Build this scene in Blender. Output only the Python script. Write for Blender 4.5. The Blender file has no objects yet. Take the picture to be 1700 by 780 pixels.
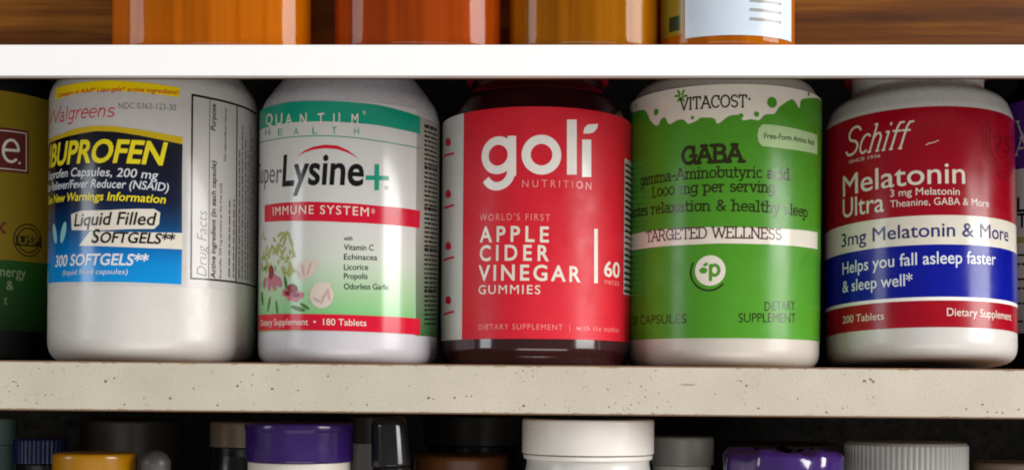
import bpy, bmesh, math, random
from mathutils import Vector, Matrix
from mathutils.geometry import delaunay_2d_cdt, tessellate_polygon
random.seed(7)
scene = bpy.context.scene
col = scene.collection
R = math.radians

# ------------------------------------------------------------------ camera
FPX, CX, HY, WPX = 2150.0, 850.0, 650.0, 1700.0      # focal length in photo pixels, centre column, eye-level row
cam_d = bpy.data.cameras.new('camera')
cam = bpy.data.objects.new('camera', cam_d); col.objects.link(cam)
cam.location = (0, 0, 0); cam.rotation_euler = (R(90), 0, 0)
cam_d.sensor_width = 36.0; cam_d.lens = 36.0 * FPX / WPX
cam_d.shift_y = (HY - 390.0) / WPX
cam_d.clip_start = 0.01; cam_d.clip_end = 50
scene.camera = cam

# ------------------------------------------------------------------ world + lamps
world = bpy.data.worlds.new('World'); scene.world = world; world.use_nodes = True
bg = world.node_tree.nodes['Background']
bg.inputs['Color'].default_value = (1.0, 0.97, 0.93, 1); bg.inputs['Strength'].default_value = 0.17
def area(name, loc, target, w, h, power, color):
    d = bpy.data.lights.new(name, 'AREA'); d.shape = 'RECTANGLE'; d.size = w; d.size_y = h; d.energy = power; d.color = color
    o = bpy.data.objects.new(name, d); col.objects.link(o); o.location = loc
    o.rotation_euler = (Vector(target) - Vector(loc)).to_track_quat('-Z', 'Y').to_euler()
    return o
area('window_light', (1.42, -0.28, 0.57), (0, 0.49, 0.05), 0.78, 1.05, 31.0, (1.0, 0.98, 0.96))
area('low_fill_light', (0.25, -1.5, -0.80), (-0.08, 0.49, 0.03), 2.4, 0.9, 19.0, (1.0, 0.965, 0.91))  # added fill lamp, set low to brighten the bottle tops under the rack
area('far_window_light', (-1.55, -0.30, 0.40), (0, 0.49, 0.05), 0.46, 0.7, 4.6, (0.90, 0.96, 1.0))
vs = scene.view_settings
vs.view_transform = 'Standard'; vs.look = 'None'; vs.exposure = 0.23; vs.gamma = 1.0; vs.use_curve_mapping = False
scene.render.engine = 'CYCLES'
scene.cycles.max_bounces = 10; scene.cycles.transmission_bounces = 8; scene.cycles.sample_clamp_indirect = 4.0
scene.cycles.use_denoising = True; scene.cycles.filter_width = 1.9

# ------------------------------------------------------------------ materials
def s2l(c): return c / 12.92 if c <= 0.04045 else ((c + 0.055) / 1.055) ** 2.4
def rgb(r, g, b): return (s2l(r / 255), s2l(g / 255), s2l(b / 255), 1)
def mat_base(name):
    m = bpy.data.materials.new(name); m.use_nodes = True
    nt = m.node_tree; b = nt.nodes['Principled BSDF']
    return m, nt, b
def noise(nt, scale, detail=4, rough=0.55, coord='Object', mapscale=None):
    tc = nt.nodes.new('ShaderNodeTexCoord'); n = nt.nodes.new('ShaderNodeTexNoise')
    n.inputs['Scale'].default_value = scale; n.inputs['Detail'].default_value = detail; n.inputs['Roughness'].default_value = rough
    if mapscale:
        mp = nt.nodes.new('ShaderNodeMapping'); mp.inputs['Scale'].default_value = mapscale
        nt.links.new(tc.outputs[coord], mp.inputs[0]); nt.links.new(mp.outputs[0], n.inputs['Vector'])
    else: nt.links.new(tc.outputs[coord], n.inputs['Vector'])
    return n
def ramp(nt, src, stops):
    r = nt.nodes.new('ShaderNodeValToRGB'); e = r.color_ramp.elements
    while len(e) < len(stops): e.new(0.5)
    for k, (p, c) in enumerate(stops): e[k].position = p; e[k].color = c
    nt.links.new(src, r.inputs[0]); return r
def dim(c, k): return (c[0] * k, c[1] * k, c[2] * k, 1)
def plastic(name, c, rough=0.35, var=0.06, sss=0.0, bump=0.0, coat=0.0, spec=0.5):
    m, nt, b = mat_base(name)
    n = noise(nt, 60, 5)
    r = ramp(nt, n.outputs[0], [(0.3, dim(c, 1 - var)), (0.7, c)])
    nt.links.new(r.outputs[0], b.inputs['Base Color'])
    n2 = noise(nt, 220, 6, 0.65)
    rr = ramp(nt, n2.outputs[0], [(0.35, (rough * 0.85,) * 3 + (1,)), (0.7, (min(1, rough * 1.3),) * 3 + (1,))])
    nt.links.new(rr.outputs[0], b.inputs['Roughness'])
    b.inputs['Specular IOR Level'].default_value = spec
    b.inputs['Coat Weight'].default_value = coat; b.inputs['Coat Roughness'].default_value = 0.12
    if sss: b.inputs['Subsurface Weight'].default_value = sss; b.inputs['Subsurface Radius'].default_value = (0.004, 0.003, 0.002); b.inputs['Subsurface Scale'].default_value = 1.0
    if bump:
        bp = nt.nodes.new('ShaderNodeBump'); bp.inputs['Strength'].default_value = bump; bp.inputs['Distance'].default_value = 0.0005
        n3 = noise(nt, 900, 3); nt.links.new(n3.outputs[0], bp.inputs['Height']); nt.links.new(bp.outputs[0], b.inputs['Normal'])
    return m
def ink(name, c, rough=0.17):
    """film label print: slightly satin with a thin uneven varnish"""
    m, nt, b = mat_base(name)
    n = noise(nt, 180, 6, 0.6)
    r = ramp(nt, n.outputs[0], [(0.3, dim(c, 0.93)), (0.7, c)])
    nt.links.new(r.outputs[0], b.inputs['Base Color'])
    b.inputs['Specular IOR Level'].default_value = 0.3
    n2 = noise(nt, 90, 6, 0.65)
    rr = ramp(nt, n2.outputs[0], [(0.3, (rough * 0.75,) * 3 + (1,)), (0.75, (rough * 1.35,) * 3 + (1,))])
    nt.links.new(rr.outputs[0], b.inputs['Roughness'])
    bp = nt.nodes.new('ShaderNodeBump'); bp.inputs['Strength'].default_value = 0.05; bp.inputs['Distance'].default_value = 0.0006
    n3 = noise(nt, 120, 4); nt.links.new(n3.outputs[0], bp.inputs['Height']); nt.links.new(bp.outputs[0], b.inputs['Normal'])
    return m
def ink_grad(name, z0, z1, stops, rough=0.17):
    """print with a colour gradient up the label (object Z in metres)"""
    m, nt, b = mat_base(name)
    tc = nt.nodes.new('ShaderNodeTexCoord'); sp = nt.nodes.new('ShaderNodeSeparateXYZ'); mr = nt.nodes.new('ShaderNodeMapRange')
    nt.links.new(tc.outputs['Object'], sp.inputs[0]); nt.links.new(sp.outputs['Z'], mr.inputs[0])
    mr.inputs['From Min'].default_value = z0; mr.inputs['From Max'].default_value = z1
    r = ramp(nt, mr.outputs[0], stops); nt.links.new(r.outputs[0], b.inputs['Base Color'])
    b.inputs['Roughness'].default_value = rough
    return m
def wood(name, c1, c2, c3, scale=(6, 6, 90), rough=0.45):
    m, nt, b = mat_base(name)
    n = noise(nt, 1.0, 6, 0.6, 'Object', scale)
    n2 = noise(nt, 1.0, 4, 0.6, 'Object', (scale[0] * 3, scale[1] * 3, scale[2] * 8))
    mx = nt.nodes.new('ShaderNodeMath'); mx.operation = 'MULTIPLY_ADD'; mx.inputs[1].default_value = 0.35
    nt.links.new(n2.outputs[0], mx.inputs[0]); nt.links.new(n.outputs[0], mx.inputs[2])
    r = ramp(nt, mx.outputs[0], [(0.5, c1), (0.68, c2), (0.85, c3)])
    nt.links.new(r.outputs[0], b.inputs['Base Color']); b.inputs['Roughness'].default_value = rough; b.inputs['Specular IOR Level'].default_value = 0.2
    bp = nt.nodes.new('ShaderNodeBump'); bp.inputs['Strength'].default_value = 0.15; bp.inputs['Distance'].default_value = 0.0004
    nt.links.new(mx.outputs[0], bp.inputs['Height']); nt.links.new(bp.outputs[0], b.inputs['Normal'])
    return m
def amber(name, c, rough=0.06, dens=1.0):
    m, nt, b = mat_base(name)
    b.inputs['Base Color'].default_value = c
    b.inputs['Roughness'].default_value = rough; b.inputs['IOR'].default_value = 1.5
    tr = nt.nodes.new('ShaderNodeBsdfTransparent'); tr.inputs[0].default_value = (0.95, 0.55 + c[1], 0.22, 1)
    tl = nt.nodes.new('ShaderNodeBsdfTranslucent'); tl.inputs[0].default_value = (min(1, c[0] * 1.7), c[1] * 1.7, c[2], 1)
    m1 = nt.nodes.new('ShaderNodeMixShader'); m1.inputs[0].default_value = 0.30; m2 = nt.nodes.new('ShaderNodeMixShader'); m2.inputs[0].default_value = 0.38
    nt.links.new(b.outputs[0], m1.inputs[1]); nt.links.new(tl.outputs[0], m1.inputs[2])
    nt.links.new(m1.outputs[0], m2.inputs[1]); nt.links.new(tr.outputs[0], m2.inputs[2])
    nt.links.new(m2.outputs[0], nt.nodes['Material Output'].inputs['Surface'])
    ns = noise(nt, 1.0, 4, 0.6, 'Object', (150, 150, 4))
    rs = ramp(nt, ns.outputs[0], [(0.32, dim(c, 0.62)), (0.52, c), (0.72, (c[0] * 1.25, c[1] * 1.35, c[2] + 0.012, 1))])
    nt.links.new(rs.outputs[0], b.inputs['Base Color'])
    n = noise(nt, 1.0, 3, 0.5, 'Object', (70, 70, 12)); bp = nt.nodes.new('ShaderNodeBump'); bp.inputs['Strength'].default_value = 0.12; bp.inputs['Distance'].default_value = 0.0012
    nt.links.new(n.outputs[0], bp.inputs['Height']); nt.links.new(bp.outputs[0], b.inputs['Normal'])
    return m
def speckled(name):
    """cream laminate edge with little brown chips, pits and scuffs"""
    m, nt, b = mat_base(name)
    n = noise(nt, 25, 6, 0.6)
    base = ramp(nt, n.outputs[0], [(0.3, rgb(181, 173, 157)), (0.7, rgb(197, 189, 173))])
    n2 = noise(nt, 900, 2, 0.5)
    fine = ramp(nt, n2.outputs[0], [(0.30, (0.94, 0.93, 0.91, 1)), (0.5, (1, 1, 1, 1))])
    mul = nt.nodes.new('ShaderNodeMix'); mul.data_type = 'RGBA'; mul.blend_type = 'MULTIPLY'; mul.inputs['Factor'].default_value = 1
    nt.links.new(base.outputs[0], mul.inputs['A']); nt.links.new(fine.outputs[0], mul.inputs['B'])
    nt.links.new(mul.outputs['Result'], b.inputs['Base Color'])
    b.inputs['Roughness'].default_value = 0.5
    bp = nt.nodes.new('ShaderNodeBump'); bp.inputs['Strength'].default_value = 0.25; bp.inputs['Distance'].default_value = 0.0003
    nt.links.new(n2.outputs[0], bp.inputs['Height']); nt.links.new(bp.outputs[0], b.inputs['Normal'])
    return m
M = {}
M['hdpe'] = plastic('white_plastic', rgb(206, 203, 199), 0.28, 0.05, 0.08, 0.06)
M['hdpe_warm'] = plastic('warm_white_plastic', rgb(200, 193, 182), 0.30, 0.06, 0.08, 0.06)
M['hdpe_cool'] = plastic('cool_white_plastic', rgb(198, 195, 201), 0.26, 0.05, 0.08, 0.06)
M['film'] = ink('white_label', rgb(202, 199, 196))
M['film_grey'] = ink('pale_grey_label', rgb(204, 205, 203))
M['cream'] = ink('cream_print', rgb(228, 221, 207))
M['pale'] = ink('pale_print', rgb(240, 236, 230))
M['white_ink'] = ink('white_print', rgb(222, 226, 232))
M['black'] = ink('black_print', rgb(24, 22, 24))
M['grey'] = ink('grey_print', rgb(110, 108, 106))
M['midgrey'] = ink('mid_grey_print', rgb(150, 148, 143))
M['yellow'] = ink('yellow_print', rgb(250, 218, 20))
M['lemon'] = ink('lemon_print', rgb(244, 226, 40))
M['gold'] = ink('gold_print', rgb(208, 180, 30))
M['crimson'] = ink('crimson_print', rgb(206, 22, 52))
M['red_lab'] = ink('red_label', rgb(212, 28, 48), 0.40)
M['red_dark'] = ink('dark_red_label', rgb(158, 6, 30), 0.24)
M['red_seal'] = ink('seal_print', rgb(120, 8, 26), 0.26)
M['pink'] = ink('pink_print', rgb(238, 150, 146))
M['teal'] = ink('teal_print', rgb(22, 152, 124))
M['blue'] = ink('blue_print', rgb(10, 22, 146), 0.20)
M['navy'] = ink('navy_print', rgb(44, 44, 110))
M['green'] = ink('green_print', rgb(76, 146, 36), 0.26)
M['ltgreen'] = ink('light_green_print', rgb(176, 206, 150), 0.28)
M['dkgreen'] = ink('dark_green_print', rgb(34, 52, 26))
M['olive'] = ink('olive_print', rgb(44, 44, 20))
M['maroon'] = ink('maroon_print', rgb(84, 40, 48))
M['mustard'] = ink('mustard_print', rgb(136, 114, 28))
M['forest'] = ink('forest_print', rgb(38, 86, 34))
M['brown_sq'] = ink('brown_print', rgb(104, 44, 40))
M['lettergreen'] = ink('soft_green_print', rgb(150, 170, 130))
M['capsule_teal'] = ink('capsule_print', rgb(140, 196, 200))
M['flower_pink'] = ink('flower_pink', rgb(188, 112, 128)); M['flower_dark'] = ink('flower_dark', rgb(130, 34, 44))
M['garlic'] = ink('garlic_print', rgb(212, 196, 186)); M['garlic_sh'] = ink('garlic_shade', rgb(190, 166, 158))
M['leaf'] = ink('leaf_print', rgb(160, 166, 92)); M['leaf_dk'] = ink('leaf_dark_print', rgb(70, 110, 52))
M['purple_film'] = ink('purple_print', rgb(84, 44, 130))
M['wine_pet'] = plastic('dark_wine_plastic', (0.034, 0.006, 0.008, 1), 0.10, 0.3, 0, 0, 0.5)
M['red_cap'] = plastic('red_cap_plastic', rgb(168, 26, 44), 0.35, 0.08, 0, 0.05)
M['black_pet'] = plastic('black_plastic', (0.006, 0.006, 0.007, 1), 0.25, 0.2)
M['purple_cap'] = plastic('purple_plastic', rgb(46, 25, 88), 0.15, 0.1, 0, 0.05)
M['yellow_cap'] = plastic('yellow_plastic', rgb(156, 106, 4), 0.22, 0.1, 0, 0.05)
M['blue_cap'] = plastic('dark_blue_plastic', rgb(8, 20, 66), 0.3, 0.1)
M['grey_rubber'] = plastic('grey_rubber', rgb(62, 62, 62), 0.45, 0.1)
M['beige_cap'] = plastic('beige_plastic', rgb(112, 96, 80), 0.3, 0.1)
M['teal_cap'] = plastic('pale_teal_plastic', rgb(84, 104, 100), 0.4, 0.1)
M['dark_cap'] = plastic('dark_grey_plastic', rgb(48, 46, 42), 0.4, 0.1)
M['brown_cap'] = plastic('brown_plastic', rgb(92, 54, 26), 0.3, 0.15)
M['white_cap'] = plastic('white_cap_plastic', rgb(232, 226, 218), 0.25, 0.05, 0.05, 0.04)
M['grey_cap'] = plastic('grey_white_plastic', rgb(152, 152, 148), 0.35, 0.06, 0, 0.04)
M['glossblack'] = plastic('gloss_black_plastic', (0.012, 0.012, 0.013, 1), 0.12, 0.2)
M['shelf'] = speckled('cream_speckled_laminate')
M['core'] = plastic('raw_board_core', rgb(148, 112, 84), 0.8, 0.3, 0, 0.3)
M['chip'] = plastic('chipped_spot', rgb(172, 148, 122), 0.8, 0.25, 0, 0.2)
M['chip_dk'] = plastic('dark_chipped_spot', rgb(128, 106, 86), 0.8, 0.3, 0, 0.2)
M['paint'] = plastic('white_gloss_paint', (0.93, 0.93, 0.93, 1), 0.4, 0.015, 0, 0.03)
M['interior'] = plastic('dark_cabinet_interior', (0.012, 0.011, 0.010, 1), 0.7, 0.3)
M['wood'] = wood('brown_wood', rgb(66, 32, 0), rgb(100, 54, 2), rgb(132, 82, 14), rough=0.6)
M['amber'] = amber('amber_plastic', rgb(204, 118, 2))
M['amber_red'] = amber('reddish_amber_plastic', rgb(178, 78, 12))
M['amber_olive'] = amber('olive_amber_plastic', rgb(178, 114, 6))
M['bluefilm'] = ink('bluish_white_label', rgb(196, 208, 222), 0.22)

# ------------------------------------------------------------------ basic builders
def link_mesh(name, verts, faces, mat, parent=None, mtx=None, normals=None, smooth=True, sharp=None):
    me = bpy.data.meshes.new(name); me.from_pydata(verts, [], faces); me.update()
    if smooth: me.polygons.foreach_set('use_smooth', [True] * len(me.polygons))
    if sharp: me.set_sharp_from_angle(angle=R(sharp))
    me.materials.append(mat)
    if normals: me.normals_split_custom_set_from_vertices(normals)
    o = bpy.data.objects.new(name, me); col.objects.link(o)
    if parent: o.parent = parent
    if mtx is not None: o.matrix_world = mtx
    return o
def tag(o, label, cat=None, group=None):
    o['label'] = label
    if cat: o['category'] = cat
    if group: o['group'] = group
    return o
def empty(name, loc, rot=(0, 0, 0)):
    o = bpy.data.objects.new(name, None); col.objects.link(o); o.location = loc; o.rotation_euler = rot
    o.empty_display_size = 0.01
    return o
def boxmesh(name, lo, hi, mat, parent=None, bevel=0.0006):
    bm = bmesh.new(); bmesh.ops.create_cube(bm, size=1)
    for v in bm.verts:
        v.co = Vector([lo[i] + (v.co[i] + 0.5) * (hi[i] - lo[i]) for i in range(3)])
    if bevel: bmesh.ops.bevel(bm, geom=bm.edges[:], offset=bevel, segments=2, affect='EDGES', profile=0.6)
    me = bpy.data.meshes.new(name); bm.to_mesh(me); bm.free(); me.materials.append(mat)
    o = bpy.data.objects.new(name, me); col.objects.link(o); o.parent = parent
    return o
def fillet(pts, rads, n=8):
    """round the corners of an (r, z) profile"""
    out = []
    for i, p in enumerate(pts):
        rad = rads[i]
        if rad <= 0 or i in (0, len(pts) - 1): out.append(p); continue
        a, b, c = Vector(pts[i - 1]), Vector(p), Vector(pts[i + 1])
        d1, d2 = (a - b), (c - b); l1, l2 = d1.length, d2.length
        d1.normalize(); d2.normalize()
        ang = d1.angle(d2)
        t = min(rad / math.tan(ang / 2), l1 * 0.49, l2 * 0.49)
        s, e = b + d1 * t, b + d2 * t
        for k in range(n + 1):
            f = k / n
            q = s * (1 - f) ** 2 + b * 2 * f * (1 - f) + e * f ** 2
            out.append((q.x, q.y))
    return out
def lathe(name, prof, mat, parent, segs=96, sx=1.0, sy=1.0, ribs=0, ribdepth=0.0, ribz=None, sharp=40):
    """(r, z) profile turned round local Z; closes to the axis when r = 0; optional ribs between two heights"""
    verts, faces, rings = [], [], []
    full = [prof[0]]                                        # holding rings near the ends of long runs keep them flat
    for (ra, za), (rb_, zb_) in zip(prof, prof[1:]):
        L_ = math.hypot(rb_ - ra, zb_ - za)
        if L_ > 0.002:
            for f_ in (0.0004 / L_, 1 - 0.0004 / L_): full.append((ra + (rb_ - ra) * f_, za + (zb_ - za) * f_))
        full.append((rb_, zb_))
    for (r, z) in full:
        if r < 1e-7: rings.append([len(verts)]); verts.append((0, 0, z)); continue
        ring = []
        for k in range(segs):
            a = 2 * math.pi * k / segs
            rr = r
            if ribs and ribz[0] <= z <= ribz[1]: rr = r - ribdepth * (0.5 + 0.5 * math.cos(a * ribs)) ** 2
            ring.append(len(verts)); verts.append((rr * math.sin(a) * sx, -rr * math.cos(a) * sy, z))
        rings.append(ring)
    for A, B in zip(rings, rings[1:]):
        if len(A) == 1 and len(B) == 1: continue
        for k in range(segs):
            k2 = (k + 1) % segs
            if len(A) == 1: faces.append((A[0], B[k2], B[k]))
            elif len(B) == 1: faces.append((A[k], A[k2], B[0]))
            else: faces.append((A[k], A[k2], B[k2], B[k]))
    return link_mesh(name, verts, faces, mat, parent, sharp=sharp)

# ------------------------------------------------------------------ label printing on a cylinder
class Cyl:
    """a bottle's side: turns photo pixels into (u, z) on the unrolled label and bends flat print round it"""
    def __init__(self, root, rad):
        bpy.context.view_layer.update()
        self.root = root; self.r = rad; self.inv = root.matrix_world.inverted()
        self.o = self.inv @ Vector((0, 0, 0))
        self.k = (self.inv @ Vector((0, 0, 0))).xy.length
    def uz(self, px, py):
        d = self.inv.to_3x3() @ Vector(((px - CX) / FPX, 1.0, (HY - py) / FPX))
        o = self.o; r = self.r
        a = d.x ** 2 + d.y ** 2; b = 2 * (o.x * d.x + o.y * d.y); c = o.x ** 2 + o.y ** 2 - r * r
        disc = b * b - 4 * a * c
        t = (-b - math.sqrt(max(disc, 0))) / (2 * a)
        p = o + d * t
        return math.atan2(p.x, -p.y) * r, p.z
    def mm(self, px): return px * (self.k - self.r) / FPX
    def bend(self, u, z, off):
        a = u / self.r; rr = self.r + off
        return (rr * math.sin(a), -rr * math.cos(a), z)
def bend_mesh(cyl, verts2, faces, off, step=0.0014):
    """slice flat (u, z) faces into narrow vertical strips and bend them"""
    bm = bmesh.new()
    vs_ = [bm.verts.new((u, 0, z)) for u, z in verts2]
    for f in faces:
        try: bm.faces.new([vs_[i] for i in f])
        except ValueError: pass
    us = [v[0] for v in verts2]
    k = math.floor(min(us) / step) + 1
    while k * step < max(us):
        bmesh.ops.bisect_plane(bm, geom=bm.verts[:] + bm.edges[:] + bm.faces[:], dist=1e-7, plane_co=(k * step, 0, 0), plane_no=(1, 0, 0)); k += 1
    bm.verts.ensure_lookup_table(); bm.verts.index_update()
    V, N, F = [], [], []
    for v in bm.verts:
        V.append(cyl.bend(v.co.x, v.co.z, off)); a = v.co.x / cyl.r; N.append((math.sin(a), -math.cos(a), 0))
    for f in bm.faces:
        idx = [v.index for v in f.verts]
        n = Vector((0, 0, 0)); p0 = Vector(V[idx[0]])
        for i in range(1, len(idx) - 1): n += (Vector(V[idx[i]]) - p0).cross(Vector(V[idx[i + 1]]) - p0)
        if n.dot(Vector(N[idx[0]])) < 0: idx.reverse()
        F.append(idx)
    bm.free()
    return V, F, N
def cover(P, L, eps):
    """triangles of the plane that lie inside at least one of the given polygons"""
    ov, oe, of, *_ = delaunay_2d_cdt(P, [], L, 0, eps)
    boxes = []
    for l in L:
        q = [(P[i].x, P[i].y) for i in l]; xs_, ys_ = [p[0] for p in q], [p[1] for p in q]
        boxes.append((min(xs_), max(xs_), min(ys_), max(ys_), q))
    keep = []
    for f in of:
        n = len(f); x = sum(ov[i].x for i in f) / n; y = sum(ov[i].y for i in f) / n
        for x0, x1, y0, y1, q in boxes:
            if x < x0 or x > x1 or y < y0 or y > y1: continue
            ins = False; j = len(q) - 1
            for i in range(len(q)):
                xi, yi = q[i]; xj, yj = q[j]
                if (yi > y) != (yj > y) and x < (xj - xi) * (y - yi) / (yj - yi) + xi: ins = not ins
                j = i
            if ins: keep.append(f); break
    return ov, keep
class Print:
    """collects flat pieces in (u, z) of one colour and builds them as one thin film on the label"""
    def __init__(self, cyl, off): self.c = cyl; self.off = off; self.G = []; self.hold = False
    def add(self, v2, faces):
        V, F, N = bend_mesh(self.c, v2, faces, self.off)
        if not (self.hold and self.G) or self.hold == 'new': self.G.append(([], [], []))
        if self.hold == 'new': self.hold = True
        gv, gf, gn = self.G[-1]; b = len(gv)
        gv += V; gn += N; gf += [[i + b for i in f] for f in F]; return self
    def poly(self, pts):                                   # (u, z) outline
        tri = tessellate_polygon([[Vector((p[0], p[1], 0)) for p in pts]])
        return self.add(pts, [tuple(t) for t in tri])
    def px(self, pts, sub=1):                              # outline given in photo pixels
        return self.poly([self.c.uz(*p) for p in pts])
    def disc(self, px, py, rx, ry=None, rot=0, n=20):
        u, z = self.c.uz(px, py); a = self.c.mm(rx); b = self.c.mm(ry or rx); cr, sr = math.cos(R(rot)), math.sin(R(rot))
        return self.poly([(u + a * math.cos(t) * cr - b * math.sin(t) * sr, z + a * math.cos(t) * sr + b * math.sin(t) * cr) for t in [2 * math.pi * k / n for k in range(n)]])
    def strip(self, pts, w):                               # stroke along photo pixels, width in pixels
        q = [Vector(self.c.uz(*p)) for p in pts]; return self.stroke_uz([q], self.c.mm(w))
    def stroke_uz(self, lines, w):
        polys = []
        for q in lines:
            for a, b in zip(q, q[1:]):
                d = (b - a)
                if d.length < 1e-9: continue
                n = Vector((-d.y, d.x)).normalized() * (w / 2)
                polys.append([a - n, b - n, b + n, a + n])
            for p in q: polys.append([p + Vector((math.cos(t), math.sin(t))) * (w / 2) for t in [2 * math.pi * k / 10 for k in range(10)]])
        return self.union(polys)
    def union(self, polys):
        S = 1000.0
        vs2, fs = [], []
        for p in polys:
            b = len(vs2); vs2 += [Vector((x[0] * S, x[1] * S)) for x in p]; fs.append(list(range(b, b + len(p))))
        ov, of = cover(vs2, fs, 1e-5)
        return self.add([(v.x / S, v.y / S) for v in ov], [tuple(f) for f in of])
    def build(self, name, mat, parent): 
        o = None
        for gv, gf, gn in self.G: o = link_mesh(name, gv, gf, mat, parent, normals=gn)
        return o
    def build_stuff(self, name, mat, parent):              # print too small to read: one film
        V, F, N = [], [], []
        for gv, gf, gn in self.G: b = len(V); V += gv; N += gn; F += [[i + b for i in f] for f in gf]
        o = link_mesh(name, V, F, mat, parent, normals=N); o['kind'] = 'stuff'; return o

_tc = {}
def glyphs(s, bold=0.0, track=1.0):
    key = (s, bold, track)
    if key in _tc: return _tc[key]
    cu = bpy.data.curves.new('t', 'FONT'); cu.body = s; cu.size = 1.0; cu.offset = min(bold, 0); cu.space_character = track; cu.resolution_u = 4
    ob = bpy.data.objects.new('t', cu); col.objects.link(ob)
    dg = bpy.context.evaluated_depsgraph_get(); me = ob.evaluated_get(dg).to_mesh()
    v = [(p.co.x, p.co.y) for p in me.vertices]; f = [tuple(p.vertices) for p in me.polygons]
    ob.evaluated_get(dg).to_mesh_clear(); bpy.data.objects.remove(ob); bpy.data.curves.remove(cu)
    if bold > 0: v, f = embolden(v, f, bold)
    _tc[key] = (v, f); return v, f
def embolden(v, f, b):
    """thicken each letter: outline of the letter pushed out all round"""
    par = list(range(len(v)))
    def find(a):
        while par[a] != a: par[a] = par[par[a]]; a = par[a]
        return a
    for q in f:
        for k in q[1:]: par[find(k)] = find(q[0])
    isl = {}
    for q in f: isl.setdefault(find(q[0]), []).append(q)
    V, F = [], []
    for fs in isl.values():
        cnt = {}
        for q in fs:
            for a, c in zip(q, q[1:] + q[:1]): k = (min(a, c), max(a, c)); cnt[k] = cnt.get(k, 0) + 1
        P, L = [], []
        def put(pts): L.append(list(range(len(P), len(P) + len(pts)))); P.extend(Vector(p) for p in pts)
        for q in fs: put([v[i] for i in q])
        for (a, c), n in cnt.items():                      # outline edges get a thin pad
            if n != 1: continue
            A, C = Vector(v[a]), Vector(v[c]); d = C - A
            if d.length < 1e-6: continue
            nn = Vector((-d.y, d.x)).normalized() * b; e = d.normalized() * b * 0.7
            put([A - nn - e, C - nn + e, C + nn + e, A + nn - e])
        ov, of = cover(P, L, 1e-6)
        k = len(V); V += [(p.x, p.y) for p in ov]; F += [tuple(i + k for i in q) for q in of]
    return V, F
CAPH = None
def caph():
    global CAPH
    if CAPH is None:
        v, f = glyphs('H'); CAPH = max(p[1] for p in v)
    return CAPH
def text(pr, s, p0, p1, h, bold=0.0, shear=0.0, track=1.0, vertical=False, xs=1.0, arc=0.0):
    """one printed line: p0 / p1 = baseline ends in photo pixels (p0 None: runs left from p1 at natural width), h = cap height in pixels"""
    v, f = glyphs(s, bold, track); c = pr.c
    x0 = min(p[0] for p in v); x1 = max(p[0] for p in v); H = caph()
    sy = c.mm(h) / H
    e = Vector(c.uz(*p1))
    if p0 is None: st = e - Vector(((x1 - x0) * sy * xs, 0))
    else: st = Vector(c.uz(*p0))
    d = e - st
    sx = d.length / (x1 - x0); dn = d.normalized()
    if vertical: nn = Vector((-dn.y, dn.x))
    else: nn = Vector((0, 1))
    out = []
    for (x, y) in v:
        q = st + dn * ((x - x0) * sx + shear * y * sy) + nn * (y * sy)
        out.append((q.x, q.y))
    pr.add(out, f)
def dashes(pr, p0, p1, h, seed=1):
    """print too small to read: a row of word-long bars"""
    rnd = random.Random(seed); a, b = Vector(pr.c.uz(*p0)), Vector(pr.c.uz(*p1)); d = b - a; L = d.length; dn = d.normalized()
    n = Vector((-dn.y, dn.x)) * pr.c.mm(h); t = 0
    while t < L:
        w = rnd.uniform(0.0012, 0.0042)
        if t + w > L: w = L - t
        p, q = a + dn * t, a + dn * (t + w)
        pr.poly([tuple(p), tuple(q), tuple(q + n), tuple(p + n)])
        t += w + 0.0006
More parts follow.
